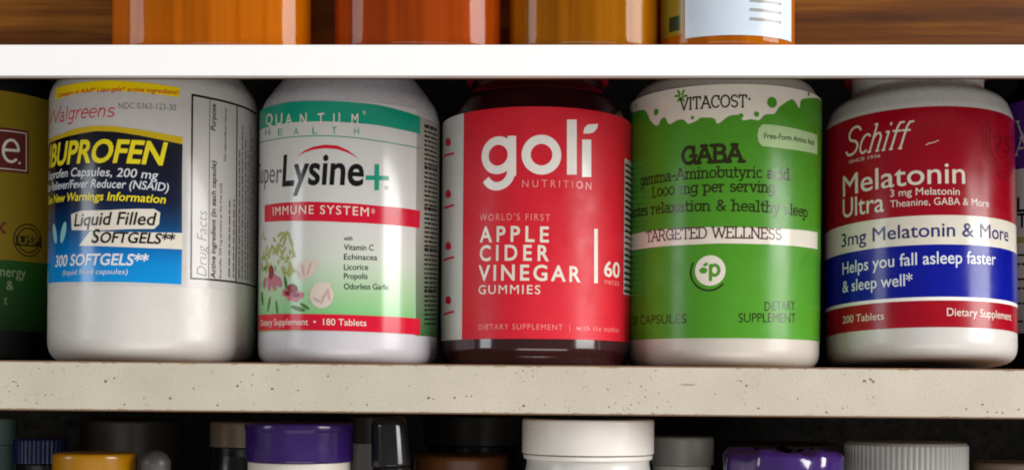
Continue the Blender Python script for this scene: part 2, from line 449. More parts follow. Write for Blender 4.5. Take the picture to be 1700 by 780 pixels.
# stroke letters with slab feet (unit cap height; x advance per letter)
def arcp(cx, cy, rx, ry, a0, a1, n=10): return [(cx + rx * math.cos(R(a0 + (a1 - a0) * k / n)), cy + ry * math.sin(R(a0 + (a1 - a0) * k / n))) for k in range(n + 1)]
SL = {
 'A': (0.86, [[(0.06, 0), (0.43, 1), (0.80, 0)], [(0.2, 0.36), (0.66, 0.36)]], [(0.06, 0), (0.80, 0), (0.40, 1)]),
 'B': (0.78, [[(0.14, 0), (0.14, 1)], [(0.14, 1)] + arcp(0.42, 0.76, 0.22, 0.24, 90, -90) + [(0.14, 0.52)], [(0.42, 0.52)] + arcp(0.44, 0.26, 0.25, 0.26, 90, -90) + [(0.14, 0)]], [(0.06, 0), (0.06, 1)]),
 'C': (0.80, [arcp(0.44, 0.5, 0.36, 0.5, 45, 315, 16), [(0.70, 0.66), (0.70, 0.98)]], []),
 'D': (0.84, [[(0.14, 0), (0.14, 1)], [(0.14, 1)] + arcp(0.40, 0.5, 0.36, 0.5, 90, -90, 14) + [(0.14, 0)]], [(0.06, 0), (0.06, 1)]),
 'E': (0.72, [[(0.14, 0), (0.14, 1)], [(0.14, 1), (0.62, 1), (0.62, 0.80)], [(0.14, 0.52), (0.5, 0.52)], [(0.14, 0), (0.64, 0), (0.64, 0.22)]], [(0.06, 0), (0.06, 1)]),
 'G': (0.88, [arcp(0.44, 0.5, 0.36, 0.5, 45, 330, 16), [(0.76, 0.06), (0.76, 0.44)], [(0.52, 0.44), (0.84, 0.44)], [(0.70, 0.66), (0.70, 0.98)]], []),
 'I': (0.38, [[(0.19, 0), (0.19, 1)]], [(0.19, 0), (0.19, 1)]),
 'L': (0.70, [[(0.14, 0), (0.14, 1)], [(0.14, 0), (0.62, 0), (0.62, 0.26)]], [(0.06, 0), (0.14, 1)]),
 'N': (0.90, [[(0.14, 0), (0.14, 1), (0.74, 0), (0.74, 1)]], [(0.14, 0), (0.08, 1), (0.74, 1)]),
 'O': (0.90, [arcp(0.45, 0.5, 0.37, 0.5, 0, 360, 20)], []),
 'R': (0.84, [[(0.14, 0), (0.14, 1)], [(0.14, 1)] + arcp(0.42, 0.74, 0.24, 0.26, 90, -90) + [(0.14, 0.48)], [(0.42, 0.48), (0.72, 0)]], [(0.10, 0), (0.06, 1), (0.74, 0)]),
 'S': (0.68, [arcp(0.34, 0.75, 0.25, 0.25, 30, 270, 10) + arcp(0.34, 0.25, 0.26, 0.25, 90, -150, 10)], []),
 'T': (0.76, [[(0.38, 0), (0.38, 1)], [(0.06, 0.80), (0.06, 1), (0.70, 1), (0.70, 0.80)]], [(0.38, 0)]),
 'V': (0.84, [[(0.06, 1), (0.42, 0), (0.78, 1)]], [(0.06, 1), (0.78, 1)]),
 'W': (1.18, [[(0.06, 1), (0.32, 0), (0.59, 0.86), (0.86, 0), (1.12, 1)]], [(0.06, 1), (1.12, 1), (0.59, 0.9)]),
 ' ': (0.40, [], []), ',': (0.25, [[(0.12, 0.05), (0.07, -0.16)]], []), '-': (0.45, [[(0.06, 0.38), (0.38, 0.38)]], []),
 '1': (0.46, [[(0.08, 0.82), (0.24, 1), (0.24, 0)]], [(0.24, 0)]), '0': (0.62, [arcp(0.30, 0.36, 0.24, 0.36, 0, 360, 16)], []),
 'a': (0.62, [[(0.08, 0.62), (0.22, 0.68), (0.38, 0.66), (0.45, 0.52), (0.45, 0.0), (0.56, 0.0)], arcp(0.26, 0.20, 0.20, 0.20, 0, 360, 12)], []),
 'b': (0.68, [[(0.13, 0), (0.13, 1)], arcp(0.36, 0.34, 0.24, 0.34, 0, 360, 14)], [(0.08, 1)]),
 'c': (0.58, [arcp(0.32, 0.34, 0.25, 0.34, 50, 310, 12)], []),
 'd': (0.68, [[(0.54, 0), (0.54, 1)], arcp(0.31, 0.34, 0.24, 0.34, 0, 360, 14)], [(0.49, 1), (0.59, 0)]),
 'e': (0.60, [[(0.07, 0.36), (0.54, 0.36)] + arcp(0.31, 0.34, 0.24, 0.34, 5, 310, 14)], []),
 'f': (0.44, [[(0.20, 0), (0.20, 0.8), (0.26, 0.96), (0.42, 0.97)], [(0.05, 0.66), (0.38, 0.66)]], [(0.20, 0)]),
 'g': (0.64, [arcp(0.30, 0.36, 0.23, 0.32, 0, 360, 14), [(0.53, 0.66), (0.53, -0.1), (0.44, -0.28), (0.24, -0.32), (0.08, -0.24)], [(0.53, 0.66), (0.62, 0.66)]], []),
 'h': (0.68, [[(0.13, 0), (0.13, 1)], [(0.13, 0.45), (0.24, 0.64), (0.40, 0.66), (0.52, 0.52), (0.52, 0)]], [(0.10, 0), (0.08, 1), (0.53, 0)]),
 'i': (0.34, [[(0.17, 0), (0.17, 0.66)], [(0.17, 0.92), (0.17, 0.97)]], [(0.17, 0), (0.10, 0.66)]),
 'l': (0.34, [[(0.17, 0), (0.17, 1)]], [(0.17, 0), (0.10, 1)]),
 'm': (1.02, [[(0.13, 0), (0.13, 0.66)], [(0.13, 0.45), (0.24, 0.64), (0.38, 0.66), (0.50, 0.52), (0.50, 0)], [(0.50, 0.45), (0.62, 0.64), (0.76, 0.66), (0.87, 0.52), (0.87, 0)]], [(0.11, 0), (0.08, 0.66), (0.50, 0), (0.89, 0)]),
 'n': (0.68, [[(0.13, 0), (0.13, 0.66)], [(0.13, 0.45), (0.24, 0.64), (0.40, 0.66), (0.52, 0.52), (0.52, 0)]], [(0.11, 0), (0.08, 0.66), (0.54, 0)]),
 'o': (0.64, [arcp(0.32, 0.34, 0.25, 0.34, 0, 360, 16)], []),
 'p': (0.68, [[(0.13, -0.3), (0.13, 0.66)], arcp(0.36, 0.34, 0.24, 0.34, 0, 360, 14)], [(0.13, -0.3), (0.08, 0.66)]),
 'r': (0.50, [[(0.15, 0), (0.15, 0.66)], [(0.15, 0.42), (0.26, 0.62), (0.44, 0.66)]], [(0.17, 0), (0.08, 0.66)]),
 's': (0.52, [arcp(0.26, 0.50, 0.18, 0.165, 30, 270, 8) + arcp(0.26, 0.17, 0.20, 0.17, 90, -150, 8)], []),
 't': (0.44, [[(0.18, 0.92), (0.18, 0.14), (0.26, 0.01), (0.40, 0.04)], [(0.05, 0.66), (0.38, 0.66)]], []),
 'u': (0.68, [[(0.13, 0.66), (0.13, 0.16), (0.24, 0.01), (0.40, 0.02), (0.52, 0.16)], [(0.52, 0), (0.52, 0.66)]], [(0.08, 0.66), (0.47, 0.66), (0.58, 0)]),
 'v': (0.62, [[(0.08, 0.66), (0.31, 0), (0.54, 0.66)]], [(0.08, 0.66), (0.54, 0.66)]),
 'x': (0.60, [[(0.08, 0), (0.52, 0.66)], [(0.08, 0.66), (0.52, 0)]], [(0.08, 0), (0.52, 0), (0.08, 0.66), (0.52, 0.66)]),
 'y': (0.62, [[(0.08, 0.66), (0.31, 0.04)], [(0.54, 0.66), (0.24, -0.28), (0.08, -0.30)]], [(0.08, 0.66), (0.54, 0.66)]),
 '&': (0.80, [[(0.70, 0), (0.20, 0.66)] + arcp(0.34, 0.80, 0.16, 0.18, 180, -20, 8) + [(0.20, 0.42)] + arcp(0.30, 0.22, 0.22, 0.22, 120, 300, 8) + [(0.68, 0.45)]], []),
 'z': (0.56, [[(0.08, 0.66), (0.48, 0.66), (0.08, 0), (0.48, 0)]], []),
}
def slab(pr, s, p0, p1, h, w=0.13, shear=0.0, serif=0.11, sw=0.10, xs=0.8):
    c = pr.c; H = c.mm(h); tot = sum(SL[ch][0] for ch in s)
    e = Vector(c.uz(*p1)); st = Vector(c.uz(*p0)) if p0 else e - Vector((tot * H * xs, 0))
    d = e - st; sx = d.length / tot; dn = d.normalized(); x = 0.0; pr.hold = 'new'
    for ch in s:
        adv, lines, feet = SL[ch]; polys_lines = []
        def T(p): return st + dn * ((x + p[0]) * sx + shear * p[1] * H) + Vector((0, 1)) * (p[1] * H)
        for ln in lines: polys_lines.append([T(p) for p in ln])
        if serif:
            for (fx, fy) in feet: polys_lines.append([T((fx - serif, fy)), T((fx + serif, fy))])
        if polys_lines: pr.stroke_uz(polys_lines, w * H)
        x += adv
    pr.hold = False

def shell(cyl, name, z0, z1, a0, a1, mat, parent, off=0.00012):
    """the label film itself, wrapped from angle a0 to a1"""
    n = int((a1 - a0) / 2.0); V, F, N = [], [], []
    for k in range(n + 1):
        a = R(a0 + (a1 - a0) * k / n)
        for z in (z0, z1): V.append(cyl.bend(a * cyl.r, z, off)); N.append((math.sin(a), -math.cos(a), 0))
    for k in range(n): F.append((2 * k, 2 * k + 2, 2 * k + 3, 2 * k + 1))
    return link_mesh(name, V, F, mat, parent, normals=N)

# ------------------------------------------------------------------ placing things from the photo
SLOPE = R(0.5)                                             # the shelf runs half a degree down to the right
SD = 0.480                                                 # distance to the shelf's front edge
SHELF_TOP = (HY - 605.0) / FPX * SD
SHELF_BOT = (HY - 688.0) / FPX * SD
def shelf_z(x): return SHELF_TOP - x * math.tan(SLOPE)
LOW_Z = -0.125
def low_z(x): return LOW_Z - x * math.tan(SLOPE)
def fit(xl, xr, F):
    """axis position and radius of an upright cylinder seen between two pixel columns with its front at distance F"""
    al, ar = math.atan((xl - CX) / FPX), math.atan((xr - CX) / FPX)
    c, h = (al + ar) / 2, (ar - al) / 2
    dist = F / (math.cos(c) - math.sin(h))
    return dist * math.sin(c), dist * math.cos(c), dist * math.sin(h)
def zpx(py, F): return (HY - py) / FPX * F

# ------------------------------------------------------------------ cabinet, shelves, wall rack
XW = 0.315
cab = empty('cabinet', (0, 0.60, -0.16))
tag(cab, 'dark open cabinet carcass behind the bottles', 'cabinet')
def cpart(name, lo, hi, mat): 
    o = boxmesh(name, lo, hi, mat, None, 0.0008); o.parent = cab; o.matrix_parent_inverse = Matrix.Translation((0, -0.60, 0.16)); return o
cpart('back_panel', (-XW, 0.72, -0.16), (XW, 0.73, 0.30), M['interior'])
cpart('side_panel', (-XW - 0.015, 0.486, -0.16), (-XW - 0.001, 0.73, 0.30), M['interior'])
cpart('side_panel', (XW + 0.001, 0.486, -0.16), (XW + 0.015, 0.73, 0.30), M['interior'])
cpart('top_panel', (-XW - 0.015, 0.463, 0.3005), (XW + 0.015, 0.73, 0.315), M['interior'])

def shelf(name, ztop, thick, label):
    root = empty(name, (0, SD, ztop), (0, SLOPE, 0)); tag(root, label, 'shelf')
    W = XW - 0.003
    boxmesh('board_core', (-W, 0.0012, -thick), (W, 0.236, 0), M['core'], root, 0.0003)
    e = boxmesh('edge_band', (-W, 0.0, -thick + 0.0005), (W, 0.00118, -0.0005), M['shelf'], root, 0.0005)
    return root, e
sh, band = shelf('shelf_board', SHELF_TOP, SHELF_TOP - SHELF_BOT, 'cream speckled shelf board with chipped edge under the five large bottles')
def chips(root, thick, spots):
    """little knocked-out spots of the laminate edge: thin irregular flakes with their own rim"""
    for dark in (0, 1):
        V, F = [], []
        for (x, z, rx, rz, dk) in spots:
            if dk != dark: continue
            n = 7; b = len(V); V.append((x, -0.00010, z)); ph = random.random() * 6
            for k in range(n):
                a = 2 * math.pi * k / n + ph; q = random.uniform(0.6, 1.25); V.append((x + rx * q * math.cos(a), -0.00004, z + rz * q * math.sin(a)))
            for k in range(n): F.append((b, b + 1 + k, b + 1 + (k + 1) % n))
        o = link_mesh('chipped_spots', V, F, M['chip_dk' if dark else 'chip'], root, smooth=False); o['kind'] = 'stuff'
spots = []
th = SHELF_TOP - SHELF_BOT
px2 = SD / FPX
for (px, py, r) in [(175, 632, 5), (190, 627, 3), (240, 660, 4), (283, 660, 5), (395, 640, 4), (400, 634, 3), (452, 645, 4), (362, 672, 4), (712, 660, 5), (720, 662, 3), (755, 660, 4), (775, 657, 3), (783, 657, 3), (490, 681, 4), (30, 640, 3), (22, 633, 3), (76, 655, 4), (88, 655, 3), (322, 644, 3), (207, 671, 3), (245, 671, 3), (610, 671, 3), (680, 640, 3), (1325, 661, 3), (1373, 684, 4), (1632, 671, 4), (1605, 678, 3), (1692, 679, 5), (1260, 677, 4), (870, 673, 4), (1065, 641, 4), (1240, 640, 4), (1435, 632, 6), (1450, 633, 4), (1445, 629, 5), (1230, 632, 3), (1140, 638, 3), (1640, 683, 3), (1655, 684, 3), (1665, 685, 3), (600, 625, 2), (545, 624, 3), (353, 617, 3), (420, 621, 3), (1048, 671, 3), (1012, 675, 3)]:
    x = (px - CX) * px2; z = (HY - py) * px2 - SHELF_TOP + x * math.tan(SLOPE)
    spots.append((x, z, r * px2 * 0.6, r * px2 * 0.5, 1 if random.random() < 0.6 else 0))
for k in range(330):
    x = random.uniform(-0.2, 0.2); f = random.random() ** 0.7; z = -th + 0.0006 + (1 - f) * (th - 0.0014) if random.random() < 0.6 else -random.uniform(0.0008, th - 0.0008)
    if math.sin(x * 60) + math.sin(x * 23 + 1) + random.uniform(-1.6, 1.6) < 0: continue
    r = random.uniform(0.00014, 0.00034); spots.append((x, z, r * random.uniform(0.8, 1.6), r, 1 if random.random() < 0.25 else 0))
spots.append(((1142 - CX) * px2, (HY - 638) * px2 - SHELF_TOP + (1142 - CX) * px2 * math.tan(SLOPE), 0.0034, 0.0004, 0))
for k in range(90):                                         # worn flakes along both long edges
    x = random.uniform(-0.2, 0.2); up = random.random() < 0.5; spots.append((x, -0.0007 if up else -th + 0.0007, random.uniform(0.0003, 0.0022), random.uniform(0.00012, 0.0003), 0))
chips(band, th, spots)
shelf('shelf_board', LOW_Z, 0.0185, 'lower shelf board holding the short capped bottles')

# narrow rack hung in front: white rail, thin ledge, wooden back
RD = 0.431
zt, zb = zpx(74.5, RD), zpx(126, RD)
rack = empty('wall_rack', (0, RD, zb))
tag(rack, 'narrow wooden rack with white front rail holding amber bottles', 'rack')
def rpart(name, lo, hi, mat, bev=0.0005):
    o = boxmesh(name, lo, hi, mat, None, bev); o.parent = rack; o.matrix_parent_inverse = Matrix.Translation((0, -RD, -zb)); return o
rpart('front_rail', (-XW, RD, zb), (XW, RD + 0.0035, zt), M['paint'], 0.0003)
rpart('ledge', (-XW, RD + 0.0036, zt - 0.0012), (XW, 0.4690, zt), M['paint'], 0.0002)
rpart('back_board', (-XW, 0.4691, zt - 0.0012), (XW, 0.4745, 0.300), M['wood'])

# ------------------------------------------------------------------ amber bottles on the rack
def amber_bottle(xl, xr, mat, label, h=0.12):
    d = 0.4515
    x = ((xl + xr) / 2 - CX) / FPX * d; a = (xr - xl) / 2 / FPX * d; b = min(0.0168, a * 0.95)
    root = empty('amber_bottle', (x, d, zt)); tag(root, label, 'pill bottle', 'amber bottles on the rack')
    prof = fillet_scaled(a, h)
    lathe('glass_body', prof, mat, root, 72, 1.0, b / a)
    lathe('cap', fillet([(0, h + 0.012), (a * 0.72, h + 0.012), (a * 0.72, h + 0.030), (0, h + 0.030)], [0, 0.001, 0.002, 0], 4), M['white_cap'], root, 64, 1.0, b / a)
    return root, a, b
def fillet_scaled(a, h):
    w = 0.0011
    o = fillet([(0, 0.0), (a, 0.0), (a, h), (a * 0.62, h + 0.010), (a * 0.62, h + 0.0115)], [0, 0.004, 0.006, 0.003, 0], 6)
    i = fillet([(a * 0.62 - w, h + 0.0115), (a * 0.62 - w, h + 0.010), (a - w, h - w), (a - w, w), (0, w)], [0, 0.003, 0.005, 0.003, 0], 6)
    return o + i
amber_bottle(188, 516, M['amber'], 'golden amber bottle with rounded base on the white ledge, farthest from the labelled one')
amber_bottle(556, 832, M['amber_red'], 'reddish amber bottle standing between the golden and the olive bottle')
amber_bottle(846, 1092, M['amber_olive'], 'olive amber unlabelled bottle beside the labelled bottle on the ledge')
rt, aa, bb_ = amber_bottle(1096, 1318, M['amber'], 'amber bottle wrapped in a bluish white label on the ledge')
# its wrapped label follows the oval body
def oval_shell(name, a, b, z0, z1, t0, t1, mat, parent, off=0.00015, n=40):
    V, F = [], []
    for k in range(n + 1):
        t = R(t0 + (t1 - t0) * k / n); nx, ny = math.sin(t) / a, math.cos(t) / b; l = math.hypot(nx, ny)
        for z in (z0, z1): V.append((a * math.sin(t) + off * nx / l, -(b * math.cos(t) + off * ny / l), z))
    for k in range(n): F.append((2 * k, 2 * k + 2, 2 * k + 3, 2 * k + 1))
    return link_mesh(name, V, F, mat, parent)
lab = oval_shell('label', aa, bb_, 0.0042, 0.075, -44, 62, M['bluefilm'], rt)
for k, zz in enumerate((0.0092, 0.0123, 0.0154)):
    oval_shell('printed_line', aa, bb_, zz, zz + 0.0010, 12, 44, M['midgrey'], lab, 0.00025, 12)
side = oval_shell('side_label', aa, bb_, 0.006, 0.075, -80, -45, M['mustard'], rt)
oval_shell('printed_mark', aa, bb_, 0.0075, 0.0125, -64, -50, M['dkgreen'], side, 0.00025, 12)

# ------------------------------------------------------------------ large bottles
def bottle(name, xl, xr, F, label, lean=0.0, cat='pill bottle', zfun=shelf_z, group=None):
    x, y, r = fit(xl, xr, F)
    z = zfun(x)
    root = empty(name, (x, y, z))
    m = Matrix.Translation((x, y, z)) @ Matrix.Rotation(SLOPE, 4, 'Y')
    if lean:                                                # lean back about the rear bottom edge
        m = Matrix.Translation((x, y + r * 0.82, z)) @ Matrix.Rotation(SLOPE, 4, 'Y') @ Matrix.Rotation(-lean, 4, 'X') @ Matrix.Translation((0, -r * 0.82, 0))
    root.matrix_world = m
    tag(root, label, cat, group)
    return root, r, Cyl(root, r)
FB = 0.4875
def zz(c, py, px=None):
    """height on the bottle's front of a photo row"""
    o = c.root.matrix_world.translation
    px = px if px is not None else CX + o.x / o.y * FPX
    return c.uz(px, py)[1]
O1, O2, O3, O4 = 0.00020, 0.00027, 0.00034, 0.00041        # stacked print layers

# --- 1 ibuprofen
b1, r1, c1 = bottle('pill_bottle', 78, 425, FB, 'white bottle of ibuprofen softgels with navy and blue label panel')
H1 = zz(c1, 128)
lathe('body', fillet([(0, 0.0008), (r1 * 0.55, 0.0), (r1, 0.0), (r1, H1), (r1 * 0.80, H1 + 0.011), (r1 * 0.66, H1 + 0.014), (r1 * 0.66, H1 + 0.020), (0, H1 + 0.020)], [0, 0.001, 0.0085, 0.010, 0.006, 0.002, 0.001, 0], 8), M['hdpe'], b1)
lathe('cap', fillet([(0, H1 + 0.0165), (r1 * 0.74, H1 + 0.0165), (r1 * 0.74, H1 + 0.036), (0, H1 + 0.036)], [0, 0.0006, 0.002, 0], 4), M['white_cap'], b1, 160, ribs=80, ribdepth=0.0006, ribz=(H1 + 0.018, H1 + 0.033))
l1 = shell(c1, 'label', zz(c1, 474), zz(c1, 141), -165, 165, M['film'], b1)
p = Print(c1, O1).px([(93, 147), (120, 140), (150, 136), (180, 134), (220, 136), (260, 140), (299, 146), (297, 162), (260, 157), (220, 153), (180, 151), (150, 153), (120, 158), (93, 167)]); p.build('printed_panel', M['yellow'], l1)
p = Print(c1, O1); top = [(80, 240), (100, 228), (130, 219), (160, 216), (190, 216), (230, 221), (270, 228), (303, 234)]
g = ink_grad('navy_to_blue_print', zz(c1, 470), zz(c1, 225), [(0.0, rgb(0, 140, 214)), (0.13, rgb(0, 132, 206)), (0.24, rgb(0, 104, 176)), (0.40, rgb(8, 58, 104)), (0.55, rgb(12, 24, 56)), (0.8, rgb(12, 14, 34))])
p.px(top + [(302, 300), (302, 360), (302, 420), (301, 472), (260, 470), (200, 468), (140, 468), (81, 470), (79, 420), (79, 360), (79, 300)]); p.build('printed_panel', g, l1)
p = Print(c1, O2); p.px([(80, 236), (100, 224), (130, 213), (160, 209), (190, 210), (230, 215), (270, 222), (303, 228), (303, 240), (270, 233), (230, 225), (190, 219), (160, 218), (130, 223), (100, 231), (80, 243)]); p.build('printed_panel', M['gold'], l1)
p = Print(c1, O2); p.px([(150, 384), (200, 385), (250, 386), (303, 387), (303, 414), (250, 412), (200, 410), (132, 408)]); p.px([(119, 356), (135, 350), (180, 349), (220, 347), (256, 347), (266, 353), (264, 372), (256, 380), (200, 381), (160, 383), (120, 382)]); p.build('printed_panel', M['cream'], l1)
p = Print(c1, O2); p.disc(92, 388, 7, 18, 20); p.disc(106, 386, 7, 18, -20); p.build('printed_capsules', M['capsule_teal'], l1)
p = Print(c1, O3); text(p, 'Compare to Advil* Liqui-gels* active ingredient!', (98, 163), (295, 158), 7, 0.01, 0.2)
p2 = Print(c1, O1); SLW = dict(w=0.10, shear=0.25, serif=0)
slab(p2, 'W', (82, 207), (101, 202), 24, **SLW); slab(p2, 'algreens', (99, 203), (190, 194), 21, **SLW)
p2.build('lettering', M['crimson'], l1); p.build('lettering', M['crimson'], l1)
p = Print(c1, O1); text(p, 'NDC 0363-123-30', (197, 181), (292, 184), 9.5); p.build('lettering', M['grey'], l1)
p = Print(c1, O3); text(p, 'IBUPROFEN', (83.5, 279), (270, 274), 35, 0.028, 0.22); text(p, 'See New Warnings Information', (82, 340), (274, 338), 13, 0.018, 0.2); p.build('lettering', M['lemon'], l1)
p = Print(c1, O3); text(p, 'Ibuprofen Capsules, 200 mg', (82, 300), (261, 298), 13.5, 0.012, 0.2); text(p, 'Pain Reliever/Fever Reducer (NSAID)', (81, 320), (279, 318), 13, 0.012, 0.2)
text(p, '300 SOFTGELS**', (93, 443), (244, 441), 17.5, 0.022, 0.2); text(p, '(liquid filled capsules)', (105, 457), (212, 455), 8, 0.0, 0.15); p.build('lettering', M['white_ink'], l1)
p = Print(c1, O4); text(p, 'Liquid Filled', (124, 376), (256, 374), 20, 0.012, 0.2); text(p, 'S', (152, 403), (164, 403), 21, 0.02, 0.2); text(p, 'OFTGELS**', (166, 403), (288, 406), 16.5, 0.02, 0.2); p.build('lettering', M['black'], l1)
# drug facts panel on its side
p = Print(c1, O1)
p.strip([(319, 159), (317, 462)], 3.0); p.strip([(319, 158), (350, 164), (380, 171), (405, 179), (424, 190)], 3.5); p.strip([(317, 462), (350, 464), (380, 467), (405, 471), (424, 477)], 3.0)
p.strip([(393, 177), (391, 468)], 2.5)
text(p, 'Active ingredient (in each capsule)', (357, 462), (358, 268), 8.5, 0.016, 0.1, vertical=True); text(p, 'Purpose', (357, 218), (358, 174), 8.5, 0.016, 0.15, vertical=True)
text(p, 'Pain reliever/fever reducer', (375, 268), (376, 180), 5.5, 0.0, 0, vertical=True); text(p, 'Ibuprofen 200 mg (present as the free acid)', (367, 462), (368, 305), 5.0, 0.0, 0, vertical=True)
p.build('lettering', M['black'], l1)
p = Print(c1, O1); text(p, 'Drug Facts', (342, 459), (343, 352), 17, -0.012, 0.2, vertical=True); p.strip([(348, 166), (346, 463)], 1.5)
p.build('lettering', M['grey'], l1); p = Print(c1, O1)
for k, x in enumerate((381, 388, 397, 402, 407, 411, 415, 418, 421)): dashes(p, (x, 460 + k), (x + 1, 330 if k < 2 else 210 + (k % 3) * 20), 3.2, k)
p.build_stuff('small_print', M['grey'], l1)

# --- 2 lysine
b2, r2, c2 = bottle('pill_bottle', 428, 727, FB, 'white bottle of lysine tablets with teal and red label bands and flower picture')
H2 = zz(c2, 138)
lathe('body', fillet([(0, 0.0008), (r2 * 0.55, 0), (r2, 0), (r2, H2 - 0.004), (r2 * 0.62, H2 + 0.014), (r2 * 0.60, H2 + 0.022), (0, H2 + 0.022)], [0, 0.001, 0.0058, 0.016, 0.006, 0.001, 0], 10), M['hdpe_cool'], b2)
lathe('cap', fillet([(0, H2 + 0.017), (r2 * 0.68, H2 + 0.017), (r2 * 0.68, H2 + 0.036), (0, H2 + 0.036)], [0, 0.0006, 0.002, 0], 4), M['white_cap'], b2, 160, ribs=80, ribdepth=0.0006, ribz=(H2 + 0.019, H2 + 0.033))
g2 = ink_grad('white_to_green_print', zz(c2, 525), zz(c2, 385), [(0.0, rgb(120, 186, 118)), (0.3, rgb(160, 196, 152)), (0.7, rgb(200, 206, 194)), (1.0, rgb(206, 206, 203))])
l2 = shell(c2, 'label', zz(c2, 549), zz(c2, 168), -160, 51.5, g2, b2)
s2 = shell(c2, 'facts_label', zz(c2, 553), zz(c2, 180), 52.3, 150, ink_grad('facts_label', zz(c2, 553), zz(c2, 180), [(0, rgb(52, 110, 50)), (0.25, rgb(120, 130, 110)), (0.5, rgb(160, 156, 148))]), b2)
p = Print(c2, O1)
for k in range(44): dashes(p, (704, 212 + k * 7.6), (725, 220 + k * 7.4), 3.4 if k % 9 else 6, k)
p.build_stuff('small_print', M['black'], s2)
p = Print(c2, O1); p.px([(429, 187), (440, 180), (460, 174), (482, 170), (536, 168), (580, 169.5), (625, 174), (662, 183), (697, 194), (697, 223), (662, 215), (625, 208), (580, 204), (536, 202), (482, 204), (460, 208), (440, 213), (429, 219)])
p.strip([(429, 240), (450, 233), (482, 228), (550, 226), (590, 229), (625, 234), (662, 240), (697, 247)], 1.6)
p.poly([c2.uz(607, 291.5), c2.uz(645, 292.5), c2.uz(645, 300), c2.uz(607, 299)]); p.build('printed_band', M['teal'], l2)
p = Print(c2, O2); p.poly([c2.uz(621.5, 273), c2.uz(629, 273), c2.uz(629, 316), c2.uz(621.5, 316)]); p.build('printed_plus', M['teal'], l2)
p = Print(c2, O1); p.px([(440, 341), (478, 336), (518, 335), (570, 337), (630, 342), (697, 350), (696, 379), (630, 372), (570, 369), (518, 367), (478, 367), (440, 369)])
p.px([(429, 523), (460, 521), (520, 521), (570, 522), (620, 524), (660, 526), (697, 529), (697, 556), (660, 553), (620, 551), (570, 549), (520, 548), (460, 548), (429, 550)])
p.px([(493, 261), (505, 251), (520, 244), (540, 240.5), (560, 242), (578, 250), (596, 264), (578, 254), (560, 248), (540, 246.5), (520, 249), (505, 254)])
p.build('printed_band', M['crimson'], l2)
p = Print(c2, O2)
for ch, x in zip('QUANTUM', (448, 464, 480, 504, 533, 559, 589)): text(p, ch, (x - 5.5, 207 - abs(x - 550) * -0.02), (x + 5.5, 206 - (x > 570) * -1), 18, 0.008)
text(p, 'IMMUNE SYSTEM', (454, 358), (612, 359), 14, 0.006, 0, 1.2); text(p, '*', (616, 361), (622, 361), 14); text(p, '*', (602, 196), (607, 196), 12); text(p, 'Dietary Supplement  •  180 Tablets', (434, 541), (608, 541), 10.5, 0.004); p.build('lettering', M['cream'], l2)
p = Print(c2, O1)
for ch, x in zip('HEALTH', (445, 466, 492, 523, 555, 592)): text(p, ch, (x - 4, 222 + abs(x - 545) * 0.04), (x + 4, 221.5 + abs(x - 545) * 0.04), 11)
p.build('lettering', M['teal'], l2)
p = Print(c2, O1); text(p, 'Lysine', (469, 309), (603, 308), 50, 0.020, 0.06); p.build('lettering', M['black'], l2)
p = Print(c2, O1); text(p, 'Super', (431, 305), (468, 304), 34, 0.004, 0.06); text(p, '®', (638, 315), (645, 315), 6); p.build('lettering', M['grey'], l2); p = Print(c2, O1)
for s, x, y in (('with', 585, 399), ('Vitamin C', 620, 416), ('Echinacea', 626, 432), ('Licorice', 611, 448), ('Propolis', 610, 463), ('Odorless Garlic', 645, 481)): text(p, s, (571, y - (1 if x > 615 else 0)), (x, y), 9.5 if s != 'with' else 7, 0.008)
p.build('lettering', M['black'], l2)
rnd = random.Random(3)
def blobs(mat, name, items, off=O1):
    p = Print(c2, off)
    polys = []
    for (x, y, rx, ry, ro) in items:
        kk = 1.3 if 'flower' in name else 1.08; u, z = c2.uz(x, y); a, b = c2.mm(rx * kk), c2.mm(ry * kk); cr, sr = math.cos(R(ro)), math.sin(R(ro))
        polys.append([(u + a * math.cos(t) * cr - b * math.sin(t) * sr, z + a * math.cos(t) * sr + b * math.sin(t) * cr) for t in [2 * math.pi * k / 14 for k in range(14)]])
    p.union(polys); p.build(name, mat, l2)
blobs(M['leaf'], 'printed_leaves', [(rnd.uniform(434, 488), rnd.uniform(388, 455), rnd.uniform(4, 9), rnd.uniform(1.6, 3.2), rnd.uniform(20, 160)) for k in range(64)])
blobs(M['leaf_dk'], 'printed_leaves', [(436, 495, 5, 12, 20), (447, 505, 3, 13, -20), (460, 510, 2.5, 11, 10), (495, 512, 14, 3.5, -15), (475, 470, 3, 12, 15), (441, 445, 5, 3, 20), (506, 508, 10, 2.5, -30)], O1 + 0.00004)
blobs(M['flower_pink'], 'printed_flower', [(440, 470, 5, 8, -25), (448, 472, 5, 9, -8), (456, 472, 5, 9, 10), (464, 468, 5, 8, 35), (452, 462, 13, 6, 0), (474, 486, 6, 5, -30), (482, 493, 6, 5, -10), (492, 495, 6, 5, 5), (500, 490, 5, 4, 20), (486, 486, 13, 6, -12)], O2)
blobs(M['flower_dark'], 'printed_flower', [(451, 452, 6, 9, 0), (486, 479, 8, 6, -10), (478, 487, 5, 3, -25), (492, 490, 6, 3, 0)], O3)
blobs(M['garlic'], 'printed_garlic', [(508, 447, 17, 14, 10), (520, 440, 9, 7, 35), (500, 455, 9, 8, -20), (534, 490, 19, 20, 0), (524, 494, 10, 8, -30), (541, 476, 9, 7, 30)], O2)
blobs(M['garlic_sh'], 'printed_garlic', [(504, 449, 2, 10, 12), (514, 446, 1.6, 11, -18), (497, 455, 1.5, 7, 30), (538, 493, 2.2, 12, -25), (527, 498, 7, 2, -30), (546, 488, 2, 10, 10)], O3)

